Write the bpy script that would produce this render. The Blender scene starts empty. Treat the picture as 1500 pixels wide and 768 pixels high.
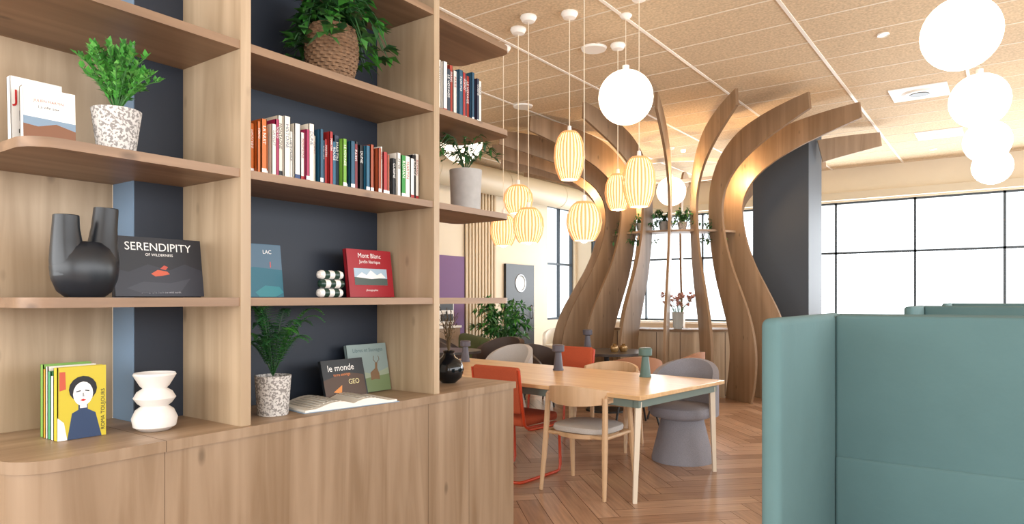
import bpy, bmesh, math, random
from mathutils import Vector, Matrix
random.seed(7)
R=random.uniform
pi=math.pi
sc=bpy.context.scene
EYE=1.40

# ------------------------------------------------------------ colours / materials
def C(h):
    v=[int(h[i:i+2],16)/255 for i in (0,2,4)]
    return tuple((c/12.92 if c<=0.04045 else ((c+0.055)/1.055)**2.4) for c in v)+(1,)
_m={}
def mat(name,hexc,rough=0.6,metal=0.0,bump=0,bscale=60,var=0.0,emit=None,es=0,trans=0,spec=None):
    if name in _m: return _m[name]
    m=bpy.data.materials.new(name); m.use_nodes=True; _m[name]=m
    nt=m.node_tree; N=nt.nodes; L=nt.links; b=N['Principled BSDF']
    c=C(hexc)
    b.inputs['Base Color'].default_value=c; b.inputs['Roughness'].default_value=rough; b.inputs['Metallic'].default_value=metal
    if spec is not None: b.inputs['Specular IOR Level'].default_value=spec
    if trans: b.inputs['Transmission Weight'].default_value=trans
    if emit:
        b.inputs['Emission Color'].default_value=C(emit); b.inputs['Emission Strength'].default_value=es
    if var or bump:
        tc=N.new('ShaderNodeTexCoord'); no=N.new('ShaderNodeTexNoise'); no.inputs['Scale'].default_value=bscale; no.inputs['Detail'].default_value=5
        L.new(tc.outputs['Object'],no.inputs['Vector'])
        if var:
            r=N.new('ShaderNodeValToRGB'); r.color_ramp.elements[0].position=.3; r.color_ramp.elements[1].position=.7
            r.color_ramp.elements[0].color=tuple(x*(1-var) for x in c[:3])+(1,)
            r.color_ramp.elements[1].color=tuple(min(1,x*(1+var)) for x in c[:3])+(1,)
            L.new(no.outputs['Fac'],r.inputs['Fac']); L.new(r.outputs['Color'],b.inputs['Base Color'])
        if bump:
            bp=N.new('ShaderNodeBump'); bp.inputs['Strength'].default_value=bump; bp.inputs['Distance'].default_value=.01
            L.new(no.outputs['Fac'],bp.inputs['Height']); L.new(bp.outputs['Normal'],b.inputs['Normal'])
    return m
def wood(name,h1,h2,axis='z',rough=.45,knots=True,sc_=1.0):
    if name in _m: return _m[name]
    m=bpy.data.materials.new(name); m.use_nodes=True; _m[name]=m
    nt=m.node_tree; N=nt.nodes; L=nt.links; b=N['Principled BSDF']; b.inputs['Roughness'].default_value=rough
    tc=N.new('ShaderNodeTexCoord'); mp=N.new('ShaderNodeMapping')
    s={'x':(.6,9,9),'y':(9,.6,9),'z':(9,9,.6)}[axis]
    mp.inputs['Scale'].default_value=[k*sc_ for k in s]
    L.new(tc.outputs['Object'],mp.inputs['Vector'])
    n1=N.new('ShaderNodeTexNoise'); n1.inputs['Scale'].default_value=1.2; n1.inputs['Detail'].default_value=8; n1.inputs['Distortion'].default_value=.9
    L.new(mp.outputs['Vector'],n1.inputs['Vector'])
    r=N.new('ShaderNodeValToRGB'); r.color_ramp.elements[0].position=.32; r.color_ramp.elements[1].position=.68
    r.color_ramp.elements[0].color=C(h1); r.color_ramp.elements[1].color=C(h2)
    L.new(n1.outputs['Fac'],r.inputs['Fac'])
    out=r.outputs['Color']
    if knots:
        mp2=N.new('ShaderNodeMapping'); mp2.inputs['Scale'].default_value={'x':(3,6.5,6.5),'y':(6.5,3,6.5),'z':(6.5,6.5,3)}[axis]
        L.new(tc.outputs['Object'],mp2.inputs['Vector'])
        vo=N.new('ShaderNodeTexVoronoi'); vo.inputs['Scale'].default_value=1.0
        L.new(mp2.outputs['Vector'],vo.inputs['Vector'])
        r2=N.new('ShaderNodeValToRGB'); r2.color_ramp.elements[0].position=.04; r2.color_ramp.elements[1].position=.12
        r2.color_ramp.elements[0].color=(1,1,1,1); r2.color_ramp.elements[1].color=(0,0,0,1)
        L.new(vo.outputs['Distance'],r2.inputs['Fac'])
        mx=N.new('ShaderNodeMix'); mx.data_type='RGBA'
        mu=N.new('ShaderNodeMath'); mu.operation='MULTIPLY'; mu.inputs[1].default_value=.6
        L.new(r2.outputs['Color'],mu.inputs[0]); L.new(mu.outputs[0],mx.inputs[0])
        L.new(out,mx.inputs[6]); mx.inputs[7].default_value=tuple(x*.4 for x in C(h1)[:3])+(1,)
        out=mx.outputs[2]
    L.new(out,b.inputs['Base Color'])
    return m
def speckle(name,base,spot,scale=90,th=.42):
    if name in _m: return _m[name]
    m=bpy.data.materials.new(name); m.use_nodes=True; _m[name]=m
    N=m.node_tree.nodes; L=m.node_tree.links; b=N['Principled BSDF']; b.inputs['Roughness'].default_value=.7
    tc=N.new('ShaderNodeTexCoord'); no=N.new('ShaderNodeTexNoise'); no.inputs['Scale'].default_value=scale; no.inputs['Detail'].default_value=3
    r=N.new('ShaderNodeValToRGB'); r.color_ramp.elements[0].position=th; r.color_ramp.elements[1].position=th+.06
    r.color_ramp.elements[0].color=C(spot); r.color_ramp.elements[1].color=C(base)
    L.new(tc.outputs['Object'],no.inputs['Vector']); L.new(no.outputs['Fac'],r.inputs['Fac']); L.new(r.outputs['Color'],b.inputs['Base Color'])
    return m

# ------------------------------------------------------------ mesh builder
class MB:
    def __init__(s): s.v=[];s.f=[];s.fm=[];s.fs=[];s.mats=[];s.M=Matrix.Identity(4);s.uv=None
    def mi(s,m):
        if m not in s.mats: s.mats.append(m)
        return s.mats.index(m)
    def raw(s,vs,fs,m,smooth=False):
        o=len(s.v); k=s.mi(m)
        for p in vs: s.v.append(s.M@Vector(p))
        for f in fs: s.f.append([o+i for i in f]); s.fm.append(k); s.fs.append(smooth)
    def box(s,c,d,m,rot=None,bev=0,seg=3,taper=None):
        c=Vector(c)
        if bev:
            bm=bmesh.new(); bmesh.ops.create_cube(bm,size=1)
            for v in bm.verts: v.co=Vector((v.co.x*d[0],v.co.y*d[1],v.co.z*d[2]))
            bmesh.ops.bevel(bm,geom=bm.edges[:],offset=bev,segments=seg,profile=.5,affect='EDGES')
            bm.verts.index_update()
            vs=[v.co.copy() for v in bm.verts]; fs=[[v.index for v in f.verts] for f in bm.faces]; bm.free()
        else:
            x,y,z=[k/2 for k in d]
            vs=[Vector(p) for p in ((-x,-y,-z),(x,-y,-z),(x,y,-z),(-x,y,-z),(-x,-y,z),(x,-y,z),(x,y,z),(-x,y,z))]
            fs=[(0,3,2,1),(4,5,6,7),(0,1,5,4),(1,2,6,5),(2,3,7,6),(3,0,4,7)]
        if rot is not None: vs=[rot@v for v in vs]
        s.raw([v+c for v in vs],fs,m,bool(bev))
    def bb(s,x0,x1,y0,y1,z0,z1,m,bev=0):
        s.box(((x0+x1)/2,(y0+y1)/2,(z0+z1)/2),(abs(x1-x0),abs(y1-y0),abs(z1-z0)),m,bev=bev)
    def lathe(s,prof,m,c=(0,0,0),seg=32,rib=0,sx=1,sy=1,smooth=True):
        vs=[];fs=[];n=len(prof)
        for i in range(seg):
            a=2*pi*i/seg
            for (r,z) in prof:
                rr=r*(1-(rib if i%2 else 0))
                vs.append((c[0]+rr*math.cos(a)*sx,c[1]+rr*math.sin(a)*sy,c[2]+z))
        for i in range(seg):
            j=(i+1)%seg
            for k in range(n-1): fs.append((i*n+k,j*n+k,j*n+k+1,i*n+k+1))
        s.raw(vs,fs,m,smooth)
    def cyl(s,c,r1,r2,h,m,seg=24,smooth=True):
        s.lathe([(0.0001,0),(r1,0)],m,c,seg,smooth=False); s.lathe([(r1,0),(r2,h)],m,c,seg,smooth=smooth); s.lathe([(r2,h),(0.0001,h)],m,c,seg,smooth=False)
    def sphere(s,c,r,m,seg=24,sz=1):
        s.lathe([(max(1e-4,r*math.sin(pi*k/16)),-r*sz*math.cos(pi*k/16)) for k in range(17)],m,c,seg)
    def tube(s,pts,r,m,seg=8,closed=False,cap=True):
        pts=[Vector(p) for p in pts]; n=len(pts); rs=r if isinstance(r,(list,tuple)) else [r]*n
        vs=[];fs=[]; prev=None
        for i,p in enumerate(pts):
            if closed: d=pts[(i+1)%n]-pts[i-1]
            else: d=pts[min(i+1,n-1)]-pts[max(i-1,0)]
            d.normalize()
            if prev is None:
                u=d.cross(Vector((0,0,1)))
                if u.length<.05: u=d.cross(Vector((1,0,0)))
            else: u=prev-d*prev.dot(d)
            u.normalize(); prev=u; w=d.cross(u)
            for k in range(seg):
                a=2*pi*k/seg; vs.append(p+(u*math.cos(a)+w*math.sin(a))*rs[i])
        for i in range(n if closed else n-1):
            j=(i+1)%n
            for k in range(seg):
                l=(k+1)%seg; fs.append((i*seg+k,i*seg+l,j*seg+l,j*seg+k))
        if cap and not closed:
            fs.append(list(range(seg))[::-1]); fs.append([(n-1)*seg+k for k in range(seg)])
        s.raw(vs,fs,m,True)
    def bar(s,p,q,w1,w2,m):   # square tapered bar
        s.tube([p,q],[w1*.7,w2*.7],m,seg=4)
        for i in range(len(s.fs)-6,len(s.fs)): s.fs[i]=False
    def prism(s,poly,z0,z1,m,side=None):
        n=len(poly)
        vs=[(x,y,z0) for x,y in poly]+[(x,y,z1) for x,y in poly]
        s.raw(vs,[list(range(n))[::-1],[n+i for i in range(n)]],m)
        s.raw(vs,[(i,(i+1)%n,n+(i+1)%n,n+i) for i in range(n)],side or m)
    def arc(s,c,r,th,a0,a1,z0,z1,m,n=24,smooth=True):
        f0=z0 if callable(z0) else (lambda t:z0); f1=z1 if callable(z1) else (lambda t:z1)
        vs=[];fs=[]
        for i in range(n+1):
            t=i/n; a=a0+(a1-a0)*t
            for rr,z in ((r,f0(t)),(r+th,f0(t)),(r+th,f1(t)),(r,f1(t))):
                vs.append((c[0]+rr*math.cos(a),c[1]+rr*math.sin(a),c[2]+z))
        for i in range(n):
            for k in range(4):
                l=(k+1)%4; fs.append((i*4+k,(i+1)*4+k,(i+1)*4+l,i*4+l))
        fs.append((0,1,2,3)); fs.append((n*4+3,n*4+2,n*4+1,n*4))
        s.raw(vs,fs,m,smooth)
    def leaf(s,p,d,L,W,m,droop=0):
        p=Vector(p); d=Vector(d).normalized()
        sd=d.cross(Vector((0,0,1)))
        if sd.length<.05: sd=Vector((1,0,0))
        sd.normalize(); up=sd.cross(d)
        a=p+d*L*.4+sd*W/2+up*W*.12; b=p+d*L*.4-sd*W/2+up*W*.12; mid=p+d*L*.45; t=p+d*L+Vector((0,0,-droop*L))
        s.raw([p,a,t,mid,b],[(0,3,1),(3,2,1),(0,4,3),(3,4,2)],m)
    def text(s,txt,size,M,m,al='CENTER'):
        cu=bpy.data.curves.new('t','FONT'); cu.body=txt; cu.size=size; cu.align_x=al; cu.resolution_u=3
        ob=bpy.data.objects.new('t',cu); sc.collection.objects.link(ob)
        dg=bpy.context.evaluated_depsgraph_get(); oe=ob.evaluated_get(dg); me=oe.to_mesh()
        vs=[M@v.co for v in me.vertices]; fs=[list(p.vertices) for p in me.polygons]
        oe.to_mesh_clear(); bpy.data.objects.remove(ob); bpy.data.curves.remove(cu)
        s.raw(vs,fs,m)
    def done(s,name,loc=(0,0,0),rz=0,autosmooth=40):
        me=bpy.data.meshes.new(name); me.from_pydata([tuple(v) for v in s.v],[],s.f)
        for m in s.mats: me.materials.append(m)
        me.polygons.foreach_set('material_index',s.fm); me.polygons.foreach_set('use_smooth',s.fs)
        me.update()
        bm=bmesh.new(); bm.from_mesh(me); bmesh.ops.recalc_face_normals(bm,faces=bm.faces[:])
        bm.to_mesh(me); bm.free()
        try: me.set_sharp_from_angle(angle=math.radians(autosmooth))
        except Exception: pass
        ob=bpy.data.objects.new(name,me); ob.location=loc; ob.rotation_euler[2]=rz
        sc.collection.objects.link(ob); return ob
T=Matrix.Translation
def RX(a): return Matrix.Rotation(a,4,'X')
def RY(a): return Matrix.Rotation(a,4,'Y')
def RZ(a): return Matrix.Rotation(a,4,'Z')
FACE=Matrix(((0,0,1,0),(1,0,0,0),(0,1,0,0),(0,0,0,1)))   # local x->Y, y->Z, z->X

# ------------------------------------------------------------ materials
W_v=wood('shelf_wood_upright','a28a6d','bea689','z')
W_h=wood('shelf_wood_board','785d46','97795e','y')
W_top=wood('counter_wood','957b61','b2977c','y')
W_cab=wood('cabinet_wood','876e54','a48c73','z',knots=True)
W_seam=mat('wood_seam','5b4635',.8)
NAVY=mat('navy_paint','212936',.55,bump=.02,bscale=8)
NAVY_DAYLIT=mat('slate_blue_paint','6f879f',.5,bump=.02,bscale=8)  # side face of the navy column, daylight painted in as lighter blue
OAK=wood('light_oak','d0a678','e4c295','x',.33,False)
OAKL=wood('oak_leg','bd9974','d3b28e','z',.4,False)
PALE=mat('pale_oak','dccfbc',.45)
PLY=wood('plywood_fin','8d755c','a98f75','z',.5,True,.7)
PLYE=mat('ply_edge','84684c',.6)
GREEN=mat('sage_metal','72827c',.4)
TEAL=mat('teal_fabric','577476',.95,bump=.6,bscale=4,var=.05)
GREYF=mat('grey_fabric','8b8a92',.95,bump=.3,bscale=180,var=.12)
LGREY=mat('light_grey_fabric','bcb8b5',.95,bump=.3,bscale=180,var=.08)
ORANGE=mat('orange_fabric','ad4c2c',.9,bump=.3,bscale=150,var=.08)
ORM=mat('orange_metal','bd3f1d',.35)
WHITE=mat('white_paint','f1efea',.5)
CREAM=mat('cream_wall','e2d5be',.8,var=.02,bscale=3)
BLACK=mat('black_matte','17181a',.45)
FRAME=mat('window_frame','3a444d',.4)
CABLE=mat('cable','e8dcc4',.5)
LEAF1=mat('leaf_bright','4c9a3c',.5,var=.25,bscale=12)
LEAF2=mat('leaf_green','417838',.5,var=.3,bscale=12)
LEAF3=mat('leaf_dark','2c552d',.5,var=.3,bscale=12)
LEAF4=mat('leaf_fern','3f8048',.5,var=.3,bscale=12)
SOIL=mat('soil','2c2119',.95)
GRAN=speckle('terrazzo','d0ccc8','8a8582',110,.46)
CONC=mat('concrete_pot','aeaaa6',.85,var=.08,bscale=20)
PAPER=mat('paper','ebe6dc',.8)

# ------------------------------------------------------------ room shell
X0,X1,Y0,Y1,H=-8.5,4.0,-4.0,14.4,3.9
# floor (herringbone)
def floor():
    cols=['b89479','a8846a','c09c82','a07c63','b18d73']
    ms=[]
    for i,c in enumerate(cols):
        m=bpy.data.materials.new('oak_plank_%d'%(i+1)); m.use_nodes=True
        N=m.node_tree.nodes; L=m.node_tree.links; b=N['Principled BSDF']; b.inputs['Roughness'].default_value=.33
        uv=N.new('ShaderNodeUVMap'); uv.uv_map='UVMap'; mp=N.new('ShaderNodeMapping'); mp.inputs['Scale'].default_value=(1.5,22,1)
        no=N.new('ShaderNodeTexNoise'); no.inputs['Scale'].default_value=2; no.inputs['Detail'].default_value=6
        r=N.new('ShaderNodeValToRGB'); cc=C(c)
        r.color_ramp.elements[0].position=.3; r.color_ramp.elements[1].position=.7
        r.color_ramp.elements[0].color=tuple(k*.74 for k in cc[:3])+(1,); r.color_ramp.elements[1].color=tuple(min(1,k*1.1) for k in cc[:3])+(1,)
        L.new(uv.outputs[0],mp.inputs[0]); L.new(mp.outputs[0],no.inputs['Vector']); L.new(no.outputs['Fac'],r.inputs[0]); L.new(r.outputs[0],b.inputs['Base Color'])
        ms.append(m)
    g=mat('floor_gap','5d4433',.8)
    Wd=.15; n=6; Ln=Wd*n; e=.0018
    vs=[];fs=[];mi=[];uvs=[]
    ca=math.cos(pi/4)
    def plank(x,y,w,h,vert):
        cx,cy=x+w/2,y+h/2
        X=(cx-cy)*ca-2; Y=(cx+cy)*ca+5
        if not(X0+.1<X<X1-.1 and Y0+.1<Y<Y1-.1): return
        o=len(vs)
        for (a,b) in ((x+e,y+e),(x+w-e,y+e),(x+w-e,y+h-e),(x+e,y+h-e)):
            vs.append(((a-b)*ca-2,(a+b)*ca+5,0))
        fs.append((o,o+1,o+2,o+3)); mi.append(random.randrange(5))
        u,v=R(0,20),R(0,20)
        q=[(u,v),(u+w,v),(u+w,v+h),(u,v+h)]
        if vert: q=[(u,v),(u,v+w),(u+h,v+w),(u+h,v)]
        uvs.extend(q)
    for j in range(-20,21):
        for k in range(-160,161):
            ox=k*Wd+j*Ln; oy=k*Wd-j*Ln
            if abs(ox)>18 or abs(oy)>18: continue
            plank(ox,oy,Ln,Wd,False); plank(ox,oy+Wd,Wd,Ln,True)
    o=len(vs); vs+= [(X0,Y0,-.004),(X1,Y0,-.004),(X1,Y1,-.004),(X0,Y1,-.004)]; fs.append((o,o+1,o+2,o+3)); mi.append(5); uvs+=[(0,0)]*4
    me=bpy.data.meshes.new('floor'); me.from_pydata(vs,[],fs)
    for m in ms+[g]: me.materials.append(m)
    me.polygons.foreach_set('material_index',mi)
    ul=me.uv_layers.new(name='UVMap')
    for i,u in enumerate(uvs): ul.data[i].uv=u
    ob=bpy.data.objects.new('floor',me); sc.collection.objects.link(ob)
floor()
# ceiling
CEIL=mat('wood_wool_tile','cfb999',.95,var=.18,bscale=42,bump=.3)
b=MB(); b.bb(X0,X1,Y0,Y1,H,H+.1,CEIL); b.done('ceiling')
TB=mat('t_bar','efe9e0',.5)
TB2=mat('t_bar_thin','e0d5c2',.6)
b=MB()
x=-1.55-1.2*5
while x<X1: b.bb(x-.015,x+.015,Y0,Y1,H-.008,H+.002,TB); x+=1.2
y=Y0+.3
while y<Y1: b.bb(X0,X1,y-.007,y+.007,H-.004,H+.002,TB2); y+=.6
b.done('trim_1')
def wall_holes(name,axis,pos,a0,a1,holes,m,th=.15):
    b=MB(); cuts=sorted(holes); cur=a0
    def put(u0,u1,z0,z1):
        if u1-u0<1e-3 or z1-z0<1e-3: return
        if axis=='y': b.bb(u0,u1,pos,pos+th,z0,z1,m)
        else: b.bb(pos-th if pos<0 else pos,pos if pos<0 else pos+th,u0,u1,z0,z1,m)
    for (h0,h1,z0,z1) in cuts:
        put(cur,h0,0,H); put(h0,h1,0,z0); put(h0,h1,z1,H); cur=h1
    put(cur,a1,0,H); return b.done(name)
ZS,ZT=.9,3.25
wall_holes('wall_far','y',Y1,X0,X1,[(-8.1,3.7,ZS,ZT)],CREAM)
wall_holes('wall_left','x',X0,Y0,Y1,[(13.1,14.3,.9,3.55)],CREAM)
wall_holes('wall_right','x',X1,Y0,Y1,[(-3.5,13.8,.8,3.3)],CREAM)
wall_holes('wall_near','y',Y0-.15,X0,X1,[(-7.5,3.5,.5,3.4)],CREAM)
def window(name,axis,pos,a0,a1,z0,z1,ms,hz,w=.05):
    b=MB()
    def put(u0,u1,q0,q1,d=.07):
        if axis=='y': b.bb(u0,u1,pos+.03,pos+.03+d,q0,q1,FRAME)
        else: b.bb(pos-d/2,pos+d/2,u0,u1,q0,q1,FRAME)
    put(a0,a1,z0,z0+w);put(a0,a1,z1-w,z1);put(a0,a0+w,z0,z1);put(a1-w,a1,z0,z1)
    for u in ms: put(u-w/2,u+w/2,z0,z1)
    for z in hz: put(a0,a1,z-w/2,z+w/2,.06)
    b.done(name)
window('window_1','y',Y1,-8.1,3.7,ZS,ZT,[-.03+1.33*k for k in range(-6,3)],[2.27],.04)
window('window_2','x',X0-.08,13.1,14.3,.9,3.55,[13.7],[2.2])
window('window_3','x',X1+.08,-3.5,13.8,.8,3.3,[k*1.33 for k in range(-2,11)],[])
window('window_4','y',Y0-.15,-7.5,3.5,.5,3.4,[-6+1.5*k for k in range(6)],[])
b=MB(); b.bb(-8.4,3.9,Y1-.14,Y1-.001,3.28,3.42,mat('roller_cassette','cfc5b0',.6)); b.bb(-8.3,3.8,Y1-.16,Y1-.001,.84,.89,WHITE); b.done('trim_2')
# ceiling fittings
b=MB(); b.bb(-.3,.3,-.3,.3,-.012,0,WHITE); b.cyl((0,0,-.03),.16,.2,.018,WHITE); b.cyl((0,0,-.035),.1,.12,.01,BLACK)
b.done('air_diffuser',(-.86,9.6,H))
b=MB(); b.bb(-.3,.3,-.3,.3,-.012,0,WHITE); b.lathe([(.1,-.02),(.25,-.014)],TB); b.cyl((0,0,-.03),.1,.12,.018,WHITE); b.done('air_diffuser',(-.83,12.2,H))
for p in ((-3.34,6.0),(-5.09,7.26)):
    b=MB(); b.cyl((0,0,-.02),.12,.13,.02,WHITE,32); b.done('ceiling_speaker',(p[0],p[1],H))
b=MB(); b.cyl((0,0,-.05),.035,.05,.03,WHITE); b.cyl((0,0,-.02),.06,.06,.02,WHITE); b.done('smoke_detector',(-.83,5.0,H))
SPE=mat('downlight_glow','fff4e0',.4,emit='fff0d8',es=3)
for p in ((.35,8.4),(.4,12.6),(-1.0,13.4),(-.95,7.3),(-6.2,6.0),(-6.1,9.0),(-4.0,4.1)):
    b=MB(); b.lathe([(.035,-.004),(.05,-.014),(.055,0)],WHITE); b.lathe([(1e-4,-.005),(.036,-.005)],SPE); b.done('ceiling_downlight',(p[0],p[1],H))
# duct along left side
DU=mat('duct_metal','cfc3aa',.5)
b=MB(); b.tube([(-7.85,0,3.6),(-7.85,14.3,3.6)],.25,DU,32)
for k in range(7): b.tube([(-7.85,.5+2*k,3.6),(-7.85,.53+2*k,3.6)],.256,DU,32)
b.done('ventilation_duct')

# ------------------------------------------------------------ bookshelf
def rpoly(x0,x1,y0,y1,r,corners):  # x0<x1
    pts=[]
    for key,cx,cy,a0 in (('fr',x1,y1,0),('br',x0,y1,90),('bl',x0,y0,180),('fl',x1,y0,270)):
        if key in corners:
            ccx=cx-r if cx==x1 else cx+r; ccy=cy-r if cy==y1 else cy+r
            for k in range(9):
                a=math.radians(a0+90*k/8); pts.append((ccx+r*math.cos(a),ccy+r*math.sin(a)))
        else: pts.append((cx,cy))
    return pts
LV=[1.402,1.895,2.385,2.88,3.37]; TH=.032
b=MB()
b.prism(rpoly(-2.95,-2.345,.765,3.25,.12,('fl',)),0,.872,W_cab)
b.prism(rpoly(-2.955,-2.335,.755,3.26,.13,('fl',)),.872,.91,W_top,W_cab)
for y in (1.2,2.52,2.84): b.bb(-2.3449,-2.3443,y-.0008,y+.0008,0,.872,W_seam)
b.bb(-2.9,-2.3345,1.1995,1.2015,.872,.9103,W_seam)
b.bb(-3.06,-2.955,.80,1.298,0,3.37,W_v)
for z in LV:
    b.prism(rpoly(-2.955,-2.37,.80,1.30,.1,('fl',)),z-TH,z,W_h)
    b.bb(-2.782,-2.37,1.30,1.50,z-TH,z,W_h)
    b.bb(-2.782,-2.37,1.543,2.585,z-TH,z,W_h)
    b.prism(rpoly(-2.80,-2.37,2.625,3.27,.07,('fr','br')),z-TH,z,W_h)
b.bb(-2.782,-2.365,1.50,1.543,.91,3.37,W_v)
b.bb(-2.80,-2.365,2.585,2.625,.91,3.37,W_v)
b.bb(-2.955,-2.7825,1.304,2.584,.911,3.37,NAVY); b.bb(-2.954,-2.784,1.2995,1.304,.911,3.37,NAVY_DAYLIT)  # navy structural column, joined into this mesh; thin strip carries its painted daylight
b.done('bookshelf_cabinet')

# ------------------------------------------------------------ books
def book(w,h,th,cover,extra=None,mb=None,M=None):
    o=mb or MB()
    if M is not None: o.M=M
    o.bb(0,w,0,h,-.003,0,cover); o.bb(0,w,0,h,-th,-th+.003,cover); o.bb(0,.003,0,h,-th,0,cover)
    o.bb(.003,w-.004,.004,h-.004,-th+.003,-.003,PAPER)
    if extra: extra(o)
    return o
def place(x,y,z,lean=0,rz=0,th=.02): return T((x,y,z+th*math.sin(lean)+.001))@RZ(rz)@FACE@RX(-lean)
def tx(o,s,size,x,y,m,al='CENTER'): o.text(s,size,T((x,y,.0008)),m,al)
def cm(h,r=.45): return mat('cover_'+h,h,r)
WHT=cm('f4f2ee'); BLK=cm('15151a')
def poly(o,pts,m,z=.0006): o.raw([(x,y,z) for x,y in pts],[list(range(len(pts)))],m)
def e(o):
    tx(o,'SERENDIPITY',.043,.165,.172,WHT); tx(o,'OF WILDERNESS',.014,.165,.152,WHT)
    poly(o,[(.0,.0),(.33,.0),(.33,.10),(.26,.125),(.2,.10),(.12,.12),(.05,.09),(0,.1)],cm('2b2d38'))
    poly(o,[(.04,.03),(.1,.055),(.2,.05),(.28,.07),(.24,.02),(.1,.01)],cm('3a3c46'),.0008)
    poly(o,[(.13,.085),(.155,.10),(.19,.095),(.2,.085),(.17,.078),(.145,.075)],cm('c8583a'),.0011)
    poly(o,[(.165,.105),(.18,.118),(.195,.112),(.185,.1)],cm('b84a3a'),.0011)
    tx(o,'photographs from the wild north',.011,.165,.012,cm('a9a9b0'))
book(.33,.222,.025,cm('1b1d25'),e,M=place(-2.56,1.135,1.402,.14,0,.025)).done('photo_book')
def e(o):
    poly(o,[(0,0),(.24,0),(.24,.12),(.1,.13),(0,.115)],cm('1a6478')); poly(o,[(0,.115),(.1,.13),(.24,.12),(.24,.23),(0,.23)],cm('4c6a80'))
    poly(o,[(.1,.02),(.15,.05),(.22,.045),(.24,.02),(.2,0),(.12,0)],cm('23808a'),.0009)
    tx(o,'LAC',.024,.17,.19,WHT); poly(o,[(.18,.13),(.184,.13),(.184,.155),(.18,.155)],cm('d84a3a'),.001)
book(.24,.232,.02,cm('35607a'),e,M=place(-2.60,1.62,1.402,.12,0,.02)).done('photo_book')
def e(o):
    tx(o,'Mont Blanc',.034,.15,.2,WHT); tx(o,'Jardin féerique',.024,.15,.172,WHT)
    poly(o,[(.04,.06),(.26,.06),(.26,.145),(.04,.145)],cm('a9c1d2'))
    poly(o,[(.04,.06),(.26,.06),(.26,.095),(.04,.1)],cm('4c5a55'),.0009)
    poly(o,[(.05,.1),(.09,.125),(.12,.11),(.15,.137),(.19,.112),(.22,.125),(.25,.1),(.15,.092)],WHT,.0011)
    tx(o,'photographies',.014,.15,.03,WHT)
book(.3,.242,.025,cm('a01c28'),e,M=place(-2.61,2.245,1.402,.13,0,.025)).done('photo_book')
def e(o):
    poly(o,[(0,0),(.27,0),(.27,.09),(0,.07)],cm('74875f')); tx(o,'Libres et Sauvages',.028,.14,.21,cm('4f6b70'))
    poly(o,[(0,.09),(.08,.11),(.16,.09),(.27,.12),(.27,.085),(0,.065)],cm('9aa691'),.0008)
    poly(o,[(.14,.06),(.17,.065),(.2,.06),(.2,.09),(.19,.12),(.195,.15),(.18,.15),(.175,.12),(.14,.1)],cm('7d6147'),.0012)
    o.tube([(.185,.148,.001),(.17,.165,.001),(.175,.185,.001)],.0015,cm('7d6147'),4); o.tube([(.19,.148,.001),(.21,.165,.001),(.205,.185,.001)],.0015,cm('7d6147'),4)
book(.27,.25,.02,cm('8a9c9a'),e,M=place(-2.66,2.30,.91,.18,0,.02)).done('photo_book')
def e(o):
    poly(o,[(0,0),(.26,0),(.26,.1),(.15,.12),(0,.09)],cm('4a3426')); tx(o,'le monde',.045,.12,.13,WHT)
    tx(o,'terre sauvage',.02,.12,.105,cm('e0803a')); tx(o,'GEO',.035,.19,.06,cm('e4d79b')); poly(o,[(.05,.03),(.11,.06),(.1,.02)],cm('d8873a'),.001)
book(.27,.185,.015,cm('1c2126'),e,M=place(-2.575,2.075,.918,.25,.05,.015)).done('photo_book')
b=MB()
for sgn in (1,-1):
    n=10; vs=[];fs=[]
    for i in range(n+1):
        t=i/n; xx=sgn*t*.235; z=.012+.022*math.sin(min(1,t*1.3)*pi)*(1-t*.4)+.006*(1-t)
        vs+=[(xx,-.14,z),(xx,.14,z),(xx,.14,.002),(xx,-.14,.002)]
    for i in range(n):
        for k in range(4):
            l=(k+1)%4; fs.append((i*4+k,(i+1)*4+k,(i+1)*4+l,i*4+l))
    fs.append((n*4,n*4+1,n*4+2,n*4+3))
    b.raw(vs,fs,PAPER,True)
    for k in range(8):
        q=sgn*(.05+.02*k)
        t=abs(q)/.235; z=.013+.022*math.sin(min(1,t*1.3)*pi)*(1-t*.4)+.006*(1-t)
        b.bb(q-.006,q+.006,-.11,.10,z-.003,z+.0008,cm('c9c4ba'))
b.bb(-.245,.245,-.145,.145,0,.003,cm('8ba0b5'))
b.done('open_book',(-2.505,2.08,.911),pi/2-.16)

def book_row(name,x,y0,y1,z,hmin,hmax,cols,tmin=.016,tmax=.034,lean=0.0,depth=.16):
    o=MB(); y=y0
    while True:
        th=R(tmin,tmax)
        if y+th>y1: break
        h=R(hmin,hmax); d=depth*R(.85,1.1); c=cm(random.choice(cols))
        o.M=T((x-R(0,.03),y,z+.0005))@(RX(-lean) if lean else Matrix.Identity(4))
        o.bb(-.004,0,0,th,0,h,c,0); o.bb(-d,0,0,.002,0,h,c); o.bb(-d,0,th-.002,th,0,h,c); o.bb(-d+.004,-.004,.002,th-.002,.003,h-.003,PAPER)
        k=random.random(); tc=WHT if sum(C(c.name[6:])[:3])<1.2 else random.choice([BLK,cm('a82a2a'),cm('26406f')])
        if k<.75:
            wd=random.choice(['AFTER','LE VOYAGE','DUNE','MARTIN','PARIS','TOKYO','LA NUIT','ROUGE','HISTOIRE','MONTAGNE','ROMAN','CUISINE'])
            o.text(wd,min(.024,th*.85),T((.0008,th*.5-min(.024,th*.85)*.33,h*.88))@FACE@RZ(-pi/2),tc,'LEFT')
        if k>.5:
            o.bb(0,.0007,.001,th-.001,h*.06,h*.13,tc)
        y+=th+.001+lean*.01
    o.M=Matrix.Identity(4)
    return o.done(name)
dark=['15151a','1f5e7a','2e8e3a','6fa232','f2efe8','1d1d22','a92a2a','24324a','1c4f6a','1b1d20']
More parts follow.
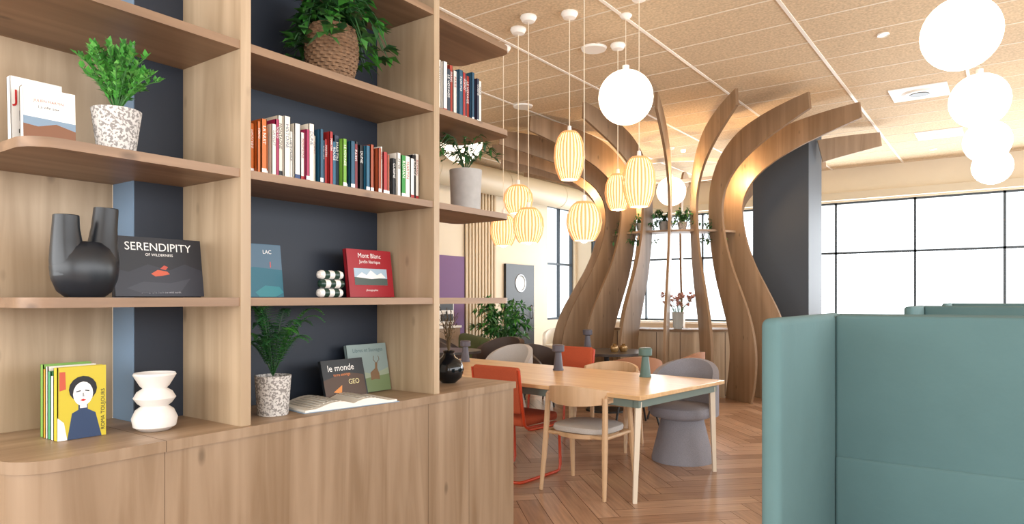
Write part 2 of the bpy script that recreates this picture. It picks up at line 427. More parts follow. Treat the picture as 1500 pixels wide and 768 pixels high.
book_row('book_row',-2.43,1.56,1.68,1.895,.19,.25,['b82c2c','c96a26','c0921f','b82a2a','cc6c28'],.014,.024)
book_row('book_row',-2.43,1.683,1.92,1.895,.205,.265,['f2efe8','e9e4da','f4f2ee','a02050','e3d9c4','c0a04a','f0e8d8'],.014,.03)
book_row('book_row',-2.43,1.925,2.22,1.895,.2,.255,dark+['7a1f2a','6a2a4a'],.014,.03)
book_row('book_row',-2.43,2.225,2.42,1.895,.19,.245,['e9e4da','a92a2a','a14a2a','2c4a7a','f2efe8','15151a'],.013,.026)
book_row('book_row',-2.43,2.425,2.575,1.895,.21,.25,['2e8e3a','f2efe8','15151a','e9e4da','15151a'])
book_row('book_row',-2.44,2.63,3.12,2.385,.24,.3,['24324a','e9e4da','e9e4da','a92a2a','1c4f6a','f2efe8','a83a2a','d9d4ca','2a3a4a'],.02,.034,0,.2)
book_row('book_row',-2.44,2.63,2.72,1.895,.24,.27,['a92a2a','982a2a'],.025,.04,0,.18)
book_row('magazine_stack',-2.50,2.63,2.68,.911,.28,.42,['3a3f2a','e9e4da','7a8a5a'],.008,.014,0,.2)
# lower-left stack with yellow cover
o=MB()
xx=-2.615
def roma(o):
    poly(o,[(.03,.0),(.045,.09),(.065,.1),(.065,.12),(.095,.12),(.095,.1),(.12,.085),(.14,0)],cm('2a3f62'))
    fc=[(.08+.032*math.cos(a*pi/8),.155+.042*math.sin(a*pi/8)) for a in range(16)]
    hr=[(.08+.045*math.cos(a*pi/8),.172+.045*math.sin(a*pi/8)) for a in range(16)]
    poly(o,hr,BLK,.0008); poly(o,fc,WHT,.0011); poly(o,[(.07,.105),(.092,.105),(.092,.13),(.07,.13)],WHT,.001)
    poly(o,[(.058,.165),(.072,.168),(.072,.164),(.058,.161)],BLK,.0014); poly(o,[(.086,.168),(.1,.165),(.1,.161),(.086,.164)],BLK,.0014)
    poly(o,[(.07,.133),(.08,.137),(.09,.133),(.08,.128)],cm('c92a2a'),.0014); poly(o,[(.078,.158),(.082,.158),(.084,.145),(.078,.145)],cm('999999'),.0014)
    o.text('ROMA TOUJOURS',.018,T((.15,.02,.001))@RZ(pi/2),BLK,'LEFT'); poly(o,[(.0,.0),(.03,.0),(.02,.06),(0,.08)],WHT,.001)
    poly(o,[(.006,.17),(.026,.175),(.024,.235),(.006,.235)],cm('c4553a'),.001)
for i,(th,c,h) in enumerate([(.03,'cdb932',.25),(.022,'f2efe8',.22),(.025,'4a9a6a',.235),(.016,'e9e4da',.25),(.02,'c0942c',.24),(.025,'7aa84a',.255)]):
    book(.155,h,th,cm(c),roma if i==0 else None,mb=o,M=T((xx,.972,.9115))@RZ(.0)@FACE)
    xx-=th+.001
o.M=Matrix.Identity(4); o.done('book_stack')
# upper-left white books
o=MB()
def jb(o):
    o.text('JE',.06,T((.008,.14,.001)),cm('c92a2a'),'LEFT'); o.text('LES',.05,T((.02,.08,.001)),cm('26406f'),'LEFT'); o.text('ENFANTS',.02,T((.02,.04,.001)),BLK,'LEFT')
book(.15,.225,.03,cm('f4f2ee'),jb,mb=o,M=place(-2.60,.835,1.895,.06,0,.03))
book(.14,.215,.02,cm('3f6f9a'),None,mb=o,M=place(-2.64,.85,1.895,.06,0,.02))
def mb_(o):
    poly(o,[(0,0),(.145,0),(.145,.05),(.09,.065),(.04,.05),(0,.055)],cm('7f5236')); poly(o,[(0,.055),(.04,.05),(.09,.065),(.145,.05),(.145,.075),(0,.08)],cm('7d93a8'),.0008)
    tx(o,'JULIEN MARTIN',.012,.07,.13,cm('a0522a')); tx(o,'La ville soir',.013,.07,.11,BLK)
book(.145,.175,.03,cm('f4f2ee'),mb_,mb=o,M=place(-2.5,.835,1.895,.05,-.08,.03))
book(.145,.185,.02,cm('6a5a3a'),None,mb=o,M=place(-2.54,.845,1.895,.05,-.04,.02))
o.M=Matrix.Identity(4); o.done('novel_stack')

# ------------------------------------------------------------ shelf decor
def bush(o,c,rx,rz,n,L,W,ms,stems=14,up=.2):
    c=Vector(c)
    for i in range(stems):
        a=R(0,2*pi); rr=R(.15,1)*rx; hh=R(.6,1)*rz*(1.15-.5*rr/rx)
        end=c+Vector((rr*math.cos(a),rr*math.sin(a),hh))
        pts=[c.lerp(end,t)+Vector((0,0,.2*hh*math.sin(pi*t))) for t in (0,.25,.5,.75,1)]
        o.tube(pts,.002,ms[-1],5)
        for k in range(n):
            t=R(.2,1.03); p=c.lerp(end,min(t,1))+Vector((0,0,.2*hh*math.sin(pi*min(1,t))))
            d=Vector((R(-1,1),R(-1,1),R(-.3,1)+up))+ (end-c).normalized()*.6
            o.leaf(p,d,L*R(.7,1.3),W*R(.7,1.2),random.choice(ms),.1)
def pot(o,r1,r2,h,m,c=(0,0,0)):
    o.lathe([(1e-4,0),(r1,0),(r1+(r2-r1)*.5,h*.5),(r2,h),(r2-.008,h),(r2-.01,h-.015)],m,c,32); o.lathe([(r2-.01,h-.015),(1e-4,h-.012)],SOIL,c,24)
o=MB(); pot(o,.058,.078,.15,GRAN); bush(o,(0,0,.14),.155,.25,46,.026,.016,[LEAF1,LEAF1,mat('leaf_light','6cb254',.5),LEAF2],48); o.done('potted_plant',(-2.485,1.105,1.8955))
# basket plant
WICK=mat('wicker','83644a',.8,var=.3,bscale=60,bump=.6)
o=MB()
for k in range(16):
    z=.015+k*.0155; r=.085+.028*math.sin(k/16*pi*.9)
    n=40; o.tube([((r+(.004 if (i+k)%2 else -.003))*math.cos(2*pi*i/n),(r+(.004 if (i+k)%2 else -.003))*math.sin(2*pi*i/n),z) for i in range(n)],.0085,WICK,6,closed=True)
o.lathe([(1e-4,.005),(.08,.005)],WICK); o.lathe([(.09,.235),(1e-4,.24)],SOIL)
for i in range(30):
    a=R(0,2*pi); L=R(.14,.36); hh=R(.05,.25)
    pts=[Vector((0,0,.24))+Vector((math.cos(a)*L*t*.75,math.sin(a)*L*t*.75,hh*math.sin(pi*min(1,t*.9))-.12*t*t)) for t in (0,.2,.4,.6,.8,1)]
    o.tube(pts,.0028,LEAF3,5)
    for p in pts[1:]:
        for k in range(3):
            d=Vector((math.cos(a)+R(-1,1),math.sin(a)+R(-1,1),R(-.6,.6)))
            o.leaf(p,d,R(.06,.095),R(.035,.055),random.choice([LEAF2,LEAF3,LEAF1]),.25)
for v in o.v:
    if v.x<-.24: v.x=-.24+ (v.x+.24)*.05
o.done('basket_plant',(-2.52,2.06,2.386))
# twin neck vase (black)
o=MB()
BV=mat('black_ceramic','1f2329',.33,var=.1,bscale=6)
o.lathe([(1e-4,0),(.06,0),(.085,.02),(.102,.06),(.107,.10),(.10,.135),(.085,.165),(.06,.185),(1e-4,.19)],BV,(0,0,0),40,sx=.75)
for s_ in (-1,1):
    if s_<0: pts=[(0,-.045,.08),(0,-.054,.13),(0,-.059,.18),(0,-.061,.23),(0,-.060,.27)]
    else: pts=[(0,.045,.08),(0,.055,.13),(0,.058,.18),(0,.064,.24),(0,.070,.305)]
    o.tube(pts,[.06,.054,.046,.040,.038],BV,28,cap=False)
    o.tube([Vector(pts[-1]),Vector(pts[-1])-Vector((0,0,.05))],[.035,.03],mat('vase_inside','0c0d10',.7),24)
    c=pts[-1]; o.lathe([(.038,0),(.036,.002),(.034,-.002)],BV,c,28)
o.done('twin_neck_vase',(-2.52,1.02,1.403),.1)
# white stacked vase
o=MB(); WM=mat('white_marble','e6e1dc',.5,var=.05,bscale=15)
o.lathe([(1e-4,0),(.05,0),(.072,.015),(.078,.045),(.065,.075),(.045,.09),(.058,.10),(.072,.12),(.06,.142),(.04,.155),(.05,.165),(.073,.205),(.07,.212),(.045,.175),(1e-4,.172)],WM,(0,0,0),40)
o.done('ceramic_vase',(-2.565,1.275,.911))
# striped stone sculpture
o=MB(); DG=mat('dark_green_stone','1f3a30',.3)
for k in range(3):
    z=.021+k*.0405
    for j in range(5):
        y=-.056+j*.028
        mm=(DG if (j+k)%2 else WM)
        prof=[(1e-4,-.014),(.0195,-.014),(.0205,-.008),(.0205,.008),(.0195,.014),(1e-4,.014)]
        if j==4: prof=[(1e-4,-.014),(.0205,-.014),(.0205,-.004),(.016,.008),(1e-4,.015)]
        if j==0: prof=[(1e-4,-.015),(.016,-.008),(.0205,.004),(.0205,.014),(1e-4,.014)]
        n0=len(o.v); o.lathe(prof,mm,(0,0,0),20)
        R_=T(((-.004,.004,-.002)[k],y,z))@RX(-pi/2)
        for i in range(n0,len(o.v)): o.v[i]=R_@o.v[i]
o.done('striped_stone_sculpture',(-2.48,2.02,1.403))
# fern
o=MB(); pot(o,.062,.074,.165,GRAN)
for i in range(28):
    a=2*pi*i/28+R(-.12,.12); L=R(.10,.23); hh=R(.16,.33)
    if math.cos(a)<-.3: L*=.8
    if math.sin(a)<-.2: L*=.72
    prev=None; N_=28
    for k in range(N_+1):
        t=k/N_; p=Vector((math.cos(a)*L*t,math.sin(a)*L*t,.16+hh*math.sin(t*pi*.62)-.03*t))
        if prev is not None:
            d=(p-prev).normalized(); sd=d.cross(Vector((0,0,1))).normalized()
            o.tube([prev,p],.0014,LEAF3,4)
            w=.045*math.sin(pi*(.06+.94*t))**.8 if t>.15 else .004
            for s_ in (-1,1): o.leaf(p,sd*s_+d*.4,max(.006,w),.0125,LEAF4 if i%3 else LEAF1,.1)
        prev=p
o.done('potted_fern',(-2.50,1.735,.911))
# concrete pot on end shelf
o=MB(); pot(o,.085,.095,.25,CONC)
for i in range(16):
    a=R(0,2*pi); L=R(.12,.22); hh=R(.1,.22)
    pts=[Vector((math.cos(a)*L*t,math.sin(a)*L*t,.24+hh*math.sin(t*pi*.75))) for t in (0,.25,.5,.75,1)]
    o.tube(pts,.0022,LEAF3,5)
    for p in pts[1:]:
        for k in range(3): o.leaf(p,Vector((math.cos(a)+R(-1,1),math.sin(a)+R(-1,1),R(-.4,.5))),R(.04,.065),.022,random.choice([LEAF3,LEAF2]),.2)
o.done('potted_plant',(-2.56,3.07,1.896))
# black vase w/ dried stems
o=MB(); GL=mat('black_glaze','101418',.12)
o.lathe([(1e-4,0),(.04,0),(.075,.03),(.088,.075),(.075,.12),(.04,.15),(.03,.17),(.036,.185),(.03,.183),(.02,.15)],GL,(0,0,0),36)
DR=mat('dried_stem','6a5538',.8)
for i in range(14):
    a=R(0,2*pi); L=R(.03,.1); hh=R(.25,.40)
    o.tube([(0,0,.16),(L*.4*math.cos(a),L*.4*math.sin(a),.16+hh*.5),(L*math.cos(a),L*math.sin(a),.16+hh*.7)],.0018,DR,4)
    for k in range(8):
        t=R(.4,1); o.leaf((L*t*math.cos(a),L*t*math.sin(a),.16+hh*t*.7),(R(-1,1),R(-1,1),R(0,1)),.03,.008,DR)
o.done('dried_flower_vase',(-2.62,2.99,.911))

# ------------------------------------------------------------ main table
TA=math.radians(7)
ux,uy=-math.cos(TA),math.sin(TA); vx,vy=math.sin(TA),math.cos(TA)
TO=(-1.99,4.21)
TL,TW=3.0,1.25
tcx=TO[0]+ux*TL/2+vx*TW/2; tcy=TO[1]+uy*TL/2+vy*TW/2
b=MB()
b.box((0,0,.725),(TL,TW,.03),OAK,bev=.004,seg=1)
for s_ in (-1,1):
    b.bb(-TL/2+.08,TL/2-.08,s_*(TW/2-.07)-.02,s_*(TW/2-.07)+.02,.65,.71,GREEN)
for xx in (-TL/2+.12,0,TL/2-.07):
    b.bb(xx-.025,xx+.025,-TW/2+.05,TW/2-.05,.65,.71,GREEN)
    for s_ in (-1,1):
        if xx==0: b.bar((xx,s_*(TW/2-.12),.65),(xx,s_*(TW/2-.05),0),.03,.02,WHITE)
        else: b.bar((xx,s_*(TW/2-.085),.69),(xx+(.0),s_*(TW/2-.04),0),.042,.028,PALE)
b.done('communal_table',(tcx,tcy,0),-TA)

def table_lamp(h,m,m2,loc,s=1):
    o=MB()
    o.lathe([(1e-4,0),(.05*s,0),(.05*s,.008),(.044*s,.02),(.03*s,h*.62),(.028*s,h*.7)],m,(0,0,0),32)
    o.lathe([(.028*s,h*.7),(.055*s,h*.74),(.055*s,h*.96),(.045*s,h),(1e-4,h)],m2,(0,0,0),32)
    o.done('table_lamp',loc)
PUR=mat('purple_grey_lamp','4b4650',.45); SG=mat('sage_lamp','4d6862',.45)
table_lamp(.235,PUR,PUR,(-3.32,5.3,.741)); table_lamp(.245,SG,SG,(-2.45,5.28,.741))
table_lamp(.22,PUR,PUR,(-4.55,5.45,.741))

# ------------------------------------------------------------ chairs (local: facing +Y)
def cushion(o,c,rx,ry,h,m,seg=36,e=3.2):
    prof=[(0,0),(.93,0),(.985,.15),(1,.5),(.97,.85),(.88,1),(0,1.06)]
    vs=[];fs=[];n=len(prof)
    for i in range(seg):
        a=2*pi*i/seg; ca,sa=math.cos(a),math.sin(a); k=(abs(ca)**e+abs(sa)**e)**(-1/e)
        for (r,z) in prof:
            r=max(r,1e-3); vs.append((c[0]+ca*k*rx*r,c[1]+sa*k*ry*r,c[2]+z*h))
    for i in range(seg):
        j=(i+1)%seg
        for q in range(n-1): fs.append((i*n+q,j*n+q,j*n+q+1,i*n+q+1))
    o.raw(vs,fs,m,True)
def wood_chair(loc,rz=0,m=LGREY):
    o=MB()
    cushion(o,(0,.01,.435),.235,.225,.05,m)
    o.arc((0,0,0),.20,.03,-pi,pi,.405,.435,OAKL,32)
    for s_ in (-1,1):
        o.tube([(s_*.26,-.23,0),(s_*.245,-.195,.35),(s_*.235,-.17,.70)],[.014,.022,.02],OAKL,8)
        o.tube([(s_*.27,.24,0),(s_*.255,.20,.35),(s_*.25,.17,.66)],[.014,.022,.018],OAKL,8)
        o.tube([(s_*.24,-.18,.42),(s_*.25,.19,.42)],.014,OAKL,8)
        o.tube([(s_*.25,.17,.66),(s_*.265,.05,.675),(s_*.255,-.08,.685),(s_*.23,-.17,.70)],[.018,.02,.02,.022],OAKL,8)
    o.tube([(-.24,-.18,.42),(.24,-.18,.42)],.014,OAKL,8); o.tube([(-.25,.19,.42),(.25,.19,.42)],.014,OAKL,8)
    o.arc((0,.02,0),.275,.022,pi+.35,2*pi-.35,lambda t:.67-.03*math.sin(pi*t),lambda t:.735+.045*math.sin(pi*t),OAKL,28)
    return o.done('wooden_armchair',loc,rz)
def orange_chair(loc,rz=0):
    o=MB()
    o.box((0,.02,.455),(.46,.46,.07),ORANGE,bev=.03)
    o.box((0,-.235,.70),(.46,.055,.36),ORANGE,rot=Matrix.Rotation(.14,3,'X'),bev=.026)
    for s_ in (-1,1):
        x=s_*.235
        o.tube([(x,-.27,.86),(x,-.235,.62),(x,-.20,.44),(x,-.17,.415),(x,.0,.41),(x,.19,.41),(x,.235,.40),(x,.25,.36),(x,.26,.2),(x,.265,.06),(x,.25,.02),(x,.21,.012),(x,0,.012),(x,-.2,.012),(x*.96,-.245,.012),(x*.85,-.26,.012),(0,-.26,.012)],.012,ORM,10)
    return o.done('cantilever_chair',loc,rz)
def cone_chair(loc,rz=0,m=GREYF,name='pedestal_chair'):
    o=MB()
    o.lathe([(1e-4,0),(.26,0),(.262,.02),(.18,.36),(.2,.39)],m,(0,0,0),36)
    cushion(o,(0,.02,.385),.26,.25,.095,m,e=2.4)
    o.arc((0,0,0),.255,.05,pi-.15,2*pi+.15,lambda t:.40,lambda t:.60+.26*math.sin(pi*t)**.6,m,36)
    return o.done(name,loc,rz)
def tub_chair(loc,rz,m,legm=BLACK,name='lounge_chair',s=1.0):
    o=MB(); o.M=Matrix.Scale(s,4)
    cushion(o,(0,.02,.34),.29,.28,.11,m,e=2.4)
    o.arc((0,0,0),.28,.06,pi-.35,2*pi+.35,.32,lambda t:.52+.26*math.sin(pi*t)**.7,m,32)
    for sx in (-1,1):
        for sy in (-1,1): o.tube([(sx*.17,sy*.17,.35),(sx*.25,sy*.25,0)],[.016,.011],legm,8)
    return o.done(name,loc,rz)
wood_chair((-2.5,4.40,0),.0)
orange_chair((-3.17,4.44,0),-.06)
orange_chair((-3.80,6.12,0),pi-.1)
cone_chair((-2.28,5.66,0),pi+.0)
wood_chair((-3.08,5.80,0),pi+.1,GREYF)
cone_chair((-4.65,6.30,0),pi,LGREY)
wood_chair((-4.0,4.60,0),-.05)
# round dark table with lounge chairs
o=MB(); DW=mat('dark_table','33281f',.35)
o.cyl((0,0,.71),.52,.52,.03,DW,48); o.cyl((0,0,.02),.03,.03,.69,BLACK); o.cyl((0,0,0),.26,.25,.02,BLACK,36); o.done('round_table',(-4.05,7.6,0))
TAN=mat('tan_leather','9a6848',.6)
BRN=mat('brown_leather','43332b',.6)
tub_chair((-3.15,7.6,0),pi/2+.1,TAN); tub_chair((-4.95,7.65,0),-pi/2,BRN)
tub_chair((-3.35,6.85,0),.75,TAN)
table_lamp(.26,PUR,PUR,(-4.35,7.65,.741),1.1)
o=MB(); GB=mat('amber_glass','8b6b40',.15,.4)
for dx,dy in ((0,0),(.11,.03),(.05,-.1)):
    o.lathe([(1e-4,0),(.04,0),(.055,.035),(.045,.07),(.02,.08),(.024,.095)],GB,(dx,dy,0),20)
o.done('spice_set',(-3.95,7.62,.741))
# back lounge
OLIVE=mat('olive_fabric','4f5a35',.9,bump=.2,bscale=80)
o=MB(); o.box((0,0,.25),(1.7,.85,.26),OLIVE,bev=.06); o.box((0,-.36,.5),(1.7,.2,.6),OLIVE,bev=.08)
for s_ in (-1,1): o.box((s_*.8,0,.4),(.2,.85,.42),OLIVE,bev=.07)
for s_ in (-1,1): o.box((s_*.37,.06,.43),(.7,.6,.14),OLIVE,bev=.05)
for sx in (-1,1):
    for sy in (-1,1): o.cyl((sx*.7,sy*.33,0),.02,.025,.13,BLACK)
o.done('olive_sofa',(-6.75,8.85,0),-pi/2+.9)
tub_chair((-6.35,7.4,0),-.9,BRN,s=1.1); tub_chair((-5.65,7.45,0),pi,BRN,s=1.1); tub_chair((-6.65,11.45,0),pi,WHITE); tub_chair((-7.5,12.0,0),pi+.5,WHITE); tub_chair((-5.3,5.85,0),-.3,TAN)
o=MB(); o.cyl((0,0,.71),.42,.42,.03,DW,40); o.cyl((0,0,.02),.03,.03,.69,BLACK); o.cyl((0,0,0),.24,.24,.02,BLACK,30); o.done('round_table',(-5.75,6.55,0))
o=MB(); pot(o,.18,.22,.4,CONC)
for i in range(56):
    a=R(0,2*pi); L=R(.2,.58); hh=R(.3,1.0)
    pts=[Vector((math.cos(a)*L*t,math.sin(a)*L*t,.38+hh*math.sin(t*pi*.6))) for t in (0,.25,.5,.75,1)]
    o.tube(pts,.004,LEAF2,4)
    for p in pts[2:]:
        for k in range(7): o.leaf(p,Vector((math.cos(a)*.8+R(-1,1),math.sin(a)*.8+R(-1,1),R(-.5,.7))),R(.12,.2),.06,random.choice([LEAF1,LEAF2,LEAF4]),.2)
o.done('potted_palm',(-7.6,10.15,0))
# left wall: slats, purple panel, coffee machine, door
SL=wood('slat_wood','c4ac88','d6c09f','z',.6,False)
o=MB()
yy=10.15
while yy<11.1: o.bb(X0+.001,X0+.05,yy,yy+.055,0,3.6,SL); yy+=.1
o.bb(X0+.0005,X0+.015,10.15,11.1,0,3.6,mat('slat_back','947d60',.8)); o.done('trim_3')
o=MB(); o.bb(X0+.001,X0+.03,8.6,10.12,0,2.2,mat('purple_panel','74507e',.7)); o.done('trim_4')
o=MB(); o.bb(-.3,.3,-.75,.75,0,.88,W_cab); o.bb(-.32,.32,-.77,.77,.88,.92,WHITE); o.done('coffee_counter',(X0+.36,8.5,0))
o=MB(); o.box((0,0,.22),(.4,.42,.42),WHITE,bev=.03); o.bb(.2,.22,-.15,.15,.08,.2,BLACK); o.bb(.2,.205,-.17,.17,.27,.38,BLACK); o.cyl((.26,0,.0),.05,.05,.01,BLACK); o.cyl((.22,-.02,.2),.015,.015,.05,BLACK); o.done('coffee_machine',(X0+.36,9.0,.921))
o=MB(); o.bb(0,.06,-.52,.52,0,2.12,BLACK); o.M=T((.061,0,1.72))@RY(pi/2); o.lathe([(1e-4,0),(.15,0)],mat('porthole','b8b0a0',.3)); o.lathe([(.15,0),(.17,.012),(.19,.012),(.2,0)],mat('steel','888888',.3,.8)); o.M=Matrix.Identity(4)
o.tube([(.07,.42,.95),(.1,.42,1.0),(.1,.42,1.2),(.07,.42,1.25)],.012,mat('steel','888888',.3,.8)); o.done('door_1',(X0+.002,11.95,0))

# ------------------------------------------------------------ plywood fin pavilion
PC=Vector((-4.24,10.27,0))
CL=[(1.58,0,.27),(1.66,.35,.28),(1.68,.7,.27),(1.60,1.05,.25),(1.44,1.4,.225),(1.27,1.75,.2),(1.15,2.1,.175),(1.08,2.45,.16),(1.07,2.75,.16),(1.14,3.02,.18),(1.33,3.27,.2),(1.66,3.47,.2),(2.1,3.6,.17),(2.55,3.68,.135),(2.92,3.73,.1)]
def cr(pts,n=4):
    out=[]
    for i in range(len(pts)-1):
        p0=pts[max(i-1,0)];p1=pts[i];p2=pts[i+1];p3=pts[min(i+2,len(pts)-1)]
        for k in range(n):
            t=k/n
            out.append(tuple(.5*((2*b_)+(-a_+c_)*t+(2*a_-5*b_+4*c_-d_)*t*t+(-a_+3*b_-3*c_+d_)*t**3) for a_,b_,c_,d_ in zip(p0,p1,p2,p3)))
    out.append(pts[-1]); return out
SM=cr(CL)
def fin(o,ang,rmin=0,th=.034):
    ins=[];outs=[]
    pts=[p for p in SM]
    for i,(r,z,w) in enumerate(pts):
        q=pts[min(i+1,len(pts)-1)];p=pts[max(i-1,0)]
        d=Vector((q[0]-p[0],q[1]-p[1])).normalized(); nn=Vector((-d.y,d.x))
        if i==0: nn=Vector((-1,0))
        a=(r+nn.x*w,max(0,z+nn.y*w)); c=(r-nn.x*w,max(0,z-nn.y*w))
        if rmin and r<rmin: continue
        ins.append(a);outs.append(c)
    ins=[(x,min(z,H-.02)) for x,z in ins]; outs=[(x,min(z,H-.02)) for x,z in outs]
    n=len(ins); ca,sa=math.cos(ang),math.sin(ang)
    vs=[]
    for s_ in (-1,1):
        for (x,z) in ins+outs: vs.append((x*ca-s_*th/2*sa,x*sa+s_*th/2*ca,z))
    m2=2*n; f=[]; e_=[]
    for i in range(n-1):
        f.append((i,i+1,n+i+1,n+i)); f.append((m2+i,m2+n+i,m2+n+i+1,m2+i+1))
        e_.append((i,m2+i,m2+i+1,i+1)); e_.append((n+i,n+i+1,m2+n+i+1,m2+n+i))
    e_.append((0,n,m2+n,m2)); e_.append((n-1,m2+n-1,m2+2*n-1,2*n-1))
    o.raw(vs,f,PLY); o.raw(vs,e_,PLYE)
o=MB()
for k in range(20):
    d=18*k
    if d in (0,36,90,126): continue
    if d==18: fin(o,math.radians(20),2.08); continue
    fin(o,math.radians(d))
o.arc((0,0,2.35),.78,.34,math.radians(-175),math.radians(-5),0,.03,PLY,40,False)
RING=mat('brushed_steel','d8d2c8',.35,.3)
o.arc((0,0,0),.93,.02,-pi,pi,3.38,3.44,RING,60)
o.arc((0,0,0),.75,.5,math.radians(-115),math.radians(-15),0,.93,W_v,30,False)
o.arc((0,0,.93),.72,.56,math.radians(-116),math.radians(-14),0,.03,PLYE,30,False)
for k in range(7):
    a=math.radians(-110+k*15); o.box((1.252*math.cos(a),1.252*math.sin(a),.47),(.006,.008,.9),W_seam,rot=Matrix.Rotation(a,3,'Z'))
for k in range(10):
    if k in (0,): continue
    a=math.radians(9+36*k)
    o.lathe([(1e-4,0),(.03,0),(.035,.03)],mat('led_spot','fff0d0',.3,emit='ffca80',es=14),(1.25*math.cos(a),1.25*math.sin(a),3.45),12)
o.done('plywood_fin_pavilion',PC)
for k in range(6):
    a=math.radians(-207+36*k); l=bpy.data.lights.new('pavilion_spot','POINT'); l.energy=22; l.color=(1,.66,.34); l.shadow_soft_size=.05
    ob=bpy.data.objects.new('pavilion_spot',l); ob.location=PC+Vector((1.3*math.cos(a),1.3*math.sin(a),3.05)); sc.collection.objects.link(ob)
# pillar
o=MB(); o.bb(-3.1,-2.31,10.46,11.3,0,H,mat('column_slate','3a424c',.6)); o.done('structural_column')
# plants on pavilion shelf
for (a,kind) in ((-125,1),(-100,1),(-78,0),(-62,2),(-30,1),(-150,1)):
    an=math.radians(a); o=MB()
    if kind!=2: pot(o,.06,.08,.13,CONC)
    else: pot(o,.05,.07,.12,GRAN)
    for i in range(16):
        aa=R(0,2*pi); L=R(.1,.26); hh=R(.02,.2)
        pts=[Vector((math.cos(aa)*L*t,math.sin(aa)*L*t,.12+hh*math.sin(t*pi)-(.25 if kind==1 else .02)*t*t)) for t in (0,.25,.5,.75,1)]
        o.tube(pts,.003,LEAF3,4)
        for p in pts[1:]:
            for q in range(4): o.leaf(p,(R(-1,1),R(-1,1),R(-.6,.6)),R(.05,.09),.035,random.choice([LEAF2,LEAF3,LEAF4]),.2)
    o.done('potted_plant',PC+Vector((.93*math.cos(an),.93*math.sin(an),2.381)))
# flowers on planter bench
o=MB(); o.lathe([(1e-4,0),(.06,0),(.08,.2),(.09,.24),(.085,.24),(.07,.02)],mat('ribbed_glass','c9cdca',.2),(0,0,0),24,rib=.06)
PK=mat('pink_flower','e3b4a8',.7)
for i in range(40):
    a=R(0,2*pi); L=R(.04,.24); hh=R(.10,.3)
    p=Vector((L*math.cos(a),L*math.sin(a),.22+hh)); o.tube([(0,0,.1),(L*.4*math.cos(a),L*.4*math.sin(a),.22+hh*.4),p],.002,LEAF2,4)
    for k in range(9): o.leaf(p,(R(-1,1),R(-1,1),R(-.2,1)),.055,.045,PK)
o.done('flower_vase',PC+Vector((1.0*math.cos(math.radians(-66)),1.0*math.sin(math.radians(-66)),.961)))

# ------------------------------------------------------------ pendants
GLOBE=mat('globe_glass','ffffff',.3,emit='ffedd6',es=2.0)
def globe(x,y,z=3.17,r=.24):
    o=MB(); o.sphere((0,0,0),r,GLOBE,40); o.cyl((0,0,r-.01),.03,.03,.05,WHITE); o.tube([(0,0,r),(0,0,H-z)],.003,CABLE,6); o.lathe([(.05,0),(.055,-.01),(.04,-.03),(1e-4,-.04)],WHITE,(0,0,H-z),24)
    o.done('globe_pendant',(x,y,z))
for p in ((-.25,5.46),(-.2,7.41),(-.18,9.38),(-.16,11.2),(-2.72,5.46),(-5.0,5.92),(-4.5,10.7)): globe(*p)
SLAT=mat('pendant_slat','d49a62',.5,emit='ffae70',es=.55)
INN=mat('pendant_glow','ffdcae',.5,emit='ffdaaa',es=1.35)
BULB=mat('bulb','ffffff',.5,emit='fff0d0',es=9)
def rib_pendant(x,y,z,w=.26,h=.4):
    o=MB(); prof=[(.30,-.5),(.36,-.42),(.45,-.25),(.5,-.02),(.47,.22),(.38,.40),(.28,.5)]
    o.lathe([(r*w*.9,q*h) for r,q in prof],INN,(0,0,0),32)
    n=26
    for i in range(n):
        a=2*pi*i/n; da=.062; vs=[];fs=[]
        for (r,q) in prof:
            rr=r*w
            for aa,r2 in ((a-da,rr),(a,rr*1.035),(a+da,rr)): vs.append((r2*math.cos(aa),r2*math.sin(aa),q*h))
        for k in range(len(prof)-1):
            for c in (0,1): fs.append((k*3+c,k*3+c+1,k*3+c+4,k*3+c+3))
        o.raw(vs,fs,SLAT,True)
    o.cyl((0,0,h*.5-.01),w*.3,w*.24,.02,SLAT); o.cyl((0,0,h*.5),.02,.015,.06,WHITE)
    o.sphere((0,0,-h*.42),.04,BULB,16)
    o.tube([(0,0,h*.5+.04),(0,0,H-z)],.0035,CABLE,6); o.lathe([(.07,0),(.075,-.015),(.055,-.05),(1e-4,-.06)],WHITE,(0,0,H-z),28)
    o.done('ribbed_pendant_lamp',(x,y,z))
for (x,y,z,w,h) in ((-3.098,5.129,2.64,.265,.41),(-3.434,4.985,2.04,.27,.30),(-3.666,5.155,2.31,.27,.25),(-4.05,5.44,2.07,.26,.3),
                    (-2.56,4.45,1.97,.26,.28),(-2.448,5.155,2.35,.265,.40),(-3.1,6.05,2.44,.25,.34)):
    rib_pendant(x,y,z,w,h)

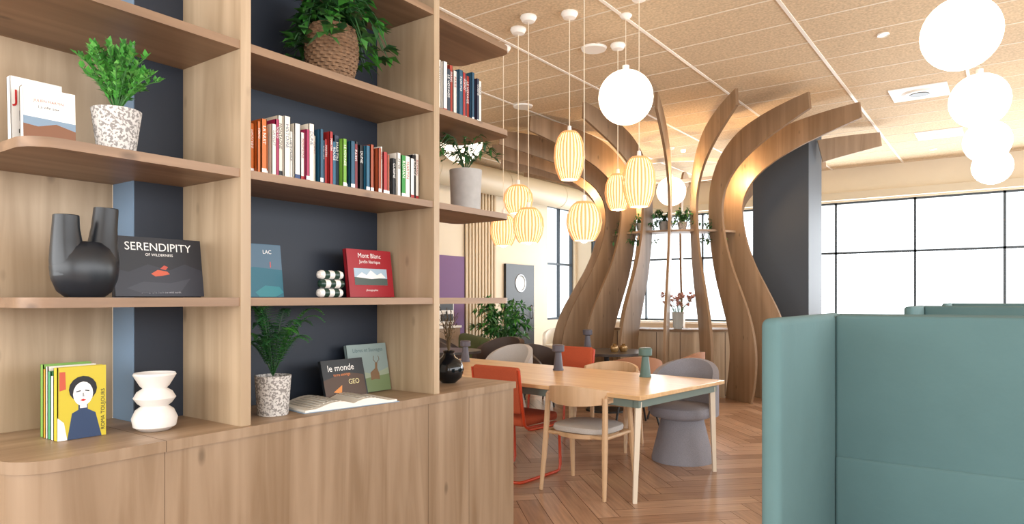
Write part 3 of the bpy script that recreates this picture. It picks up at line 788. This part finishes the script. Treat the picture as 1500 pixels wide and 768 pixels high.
# ------------------------------------------------------------ high-back booths
def booth(loc):
    o=MB()
    W2=1.9
    def panel(x0,x1,y0,y1,z0,z1): o.box(((x0+x1)/2,(y0+y1)/2,(z0+z1)/2),(x1-x0,y1-y0,z1-z0),TEAL,bev=.022,seg=4)
    panel(0,.055,0,.86,.12,1.345)
    panel(W2-.055,W2,0,.86,.12,1.345)
    panel(.03,W2-.03,.80,.865,.12,1.343)
    o.box((W2/2,.765,1.085),(W2-.11,.09,.51),TEAL,bev=.012,seg=3)
    o.box((W2/2,.762,.64),(W2-.11,.096,.40),TEAL,bev=.012,seg=3)
    o.box((W2/2,.42,.34),(W2-.11,.72,.2),TEAL,bev=.03)
    o.box((W2/2,.40,.45),(W2-.12,.70,.08),TEAL,bev=.03)
    for sx in (.1,W2-.1):
        for s2 in (.1,.76): o.cyl((sx,s2,0),.018,.022,.13,BLACK)
    o.done('booth_sofa',loc)
booth((-.55,1.92,0)); booth((-.55,5.15,0)); booth((-.55,8.4,0))

# ------------------------------------------------------------ lights
w=bpy.data.worlds.new('sky'); sc.world=w; w.use_nodes=True
bg=w.node_tree.nodes['Background']; bg.inputs[0].default_value=(.90,.96,1,1); bg.inputs[1].default_value=2.3
def area(name,loc,rot,sx,sy_,e_,col):
    l=bpy.data.lights.new(name,'AREA'); l.shape='RECTANGLE'; l.size=sx; l.size_y=sy_; l.energy=e_; l.color=col
    ob=bpy.data.objects.new(name,l); ob.location=loc; ob.rotation_euler=rot; sc.collection.objects.link(ob)
area('daylight_near',(-1.8,Y0-.4,2.1),(-pi/2,0,pi),10.5,2.8,460,(1,.99,.97))
area('daylight_right',(X1+.4,5,2.1),(0,pi/2,0),2.5,16,560,(.99,.99,1))
area('daylight_far',(-2,Y1+.5,2.1),(-pi/2,0,0),11,2.3,640,(.94,.975,1))

# ------------------------------------------------------------ camera
cd=bpy.data.cameras.new('camera'); cam=bpy.data.objects.new('camera',cd); sc.collection.objects.link(cam)
cd.sensor_width=36; cd.lens=24; cd.shift_y=53/1500
cam.location=(0,0,EYE); cam.rotation_euler=(pi/2,0,math.atan(.725)); sc.camera=cam
sc.view_settings.view_transform='Standard'; sc.view_settings.look='None'; sc.view_settings.exposure=.05
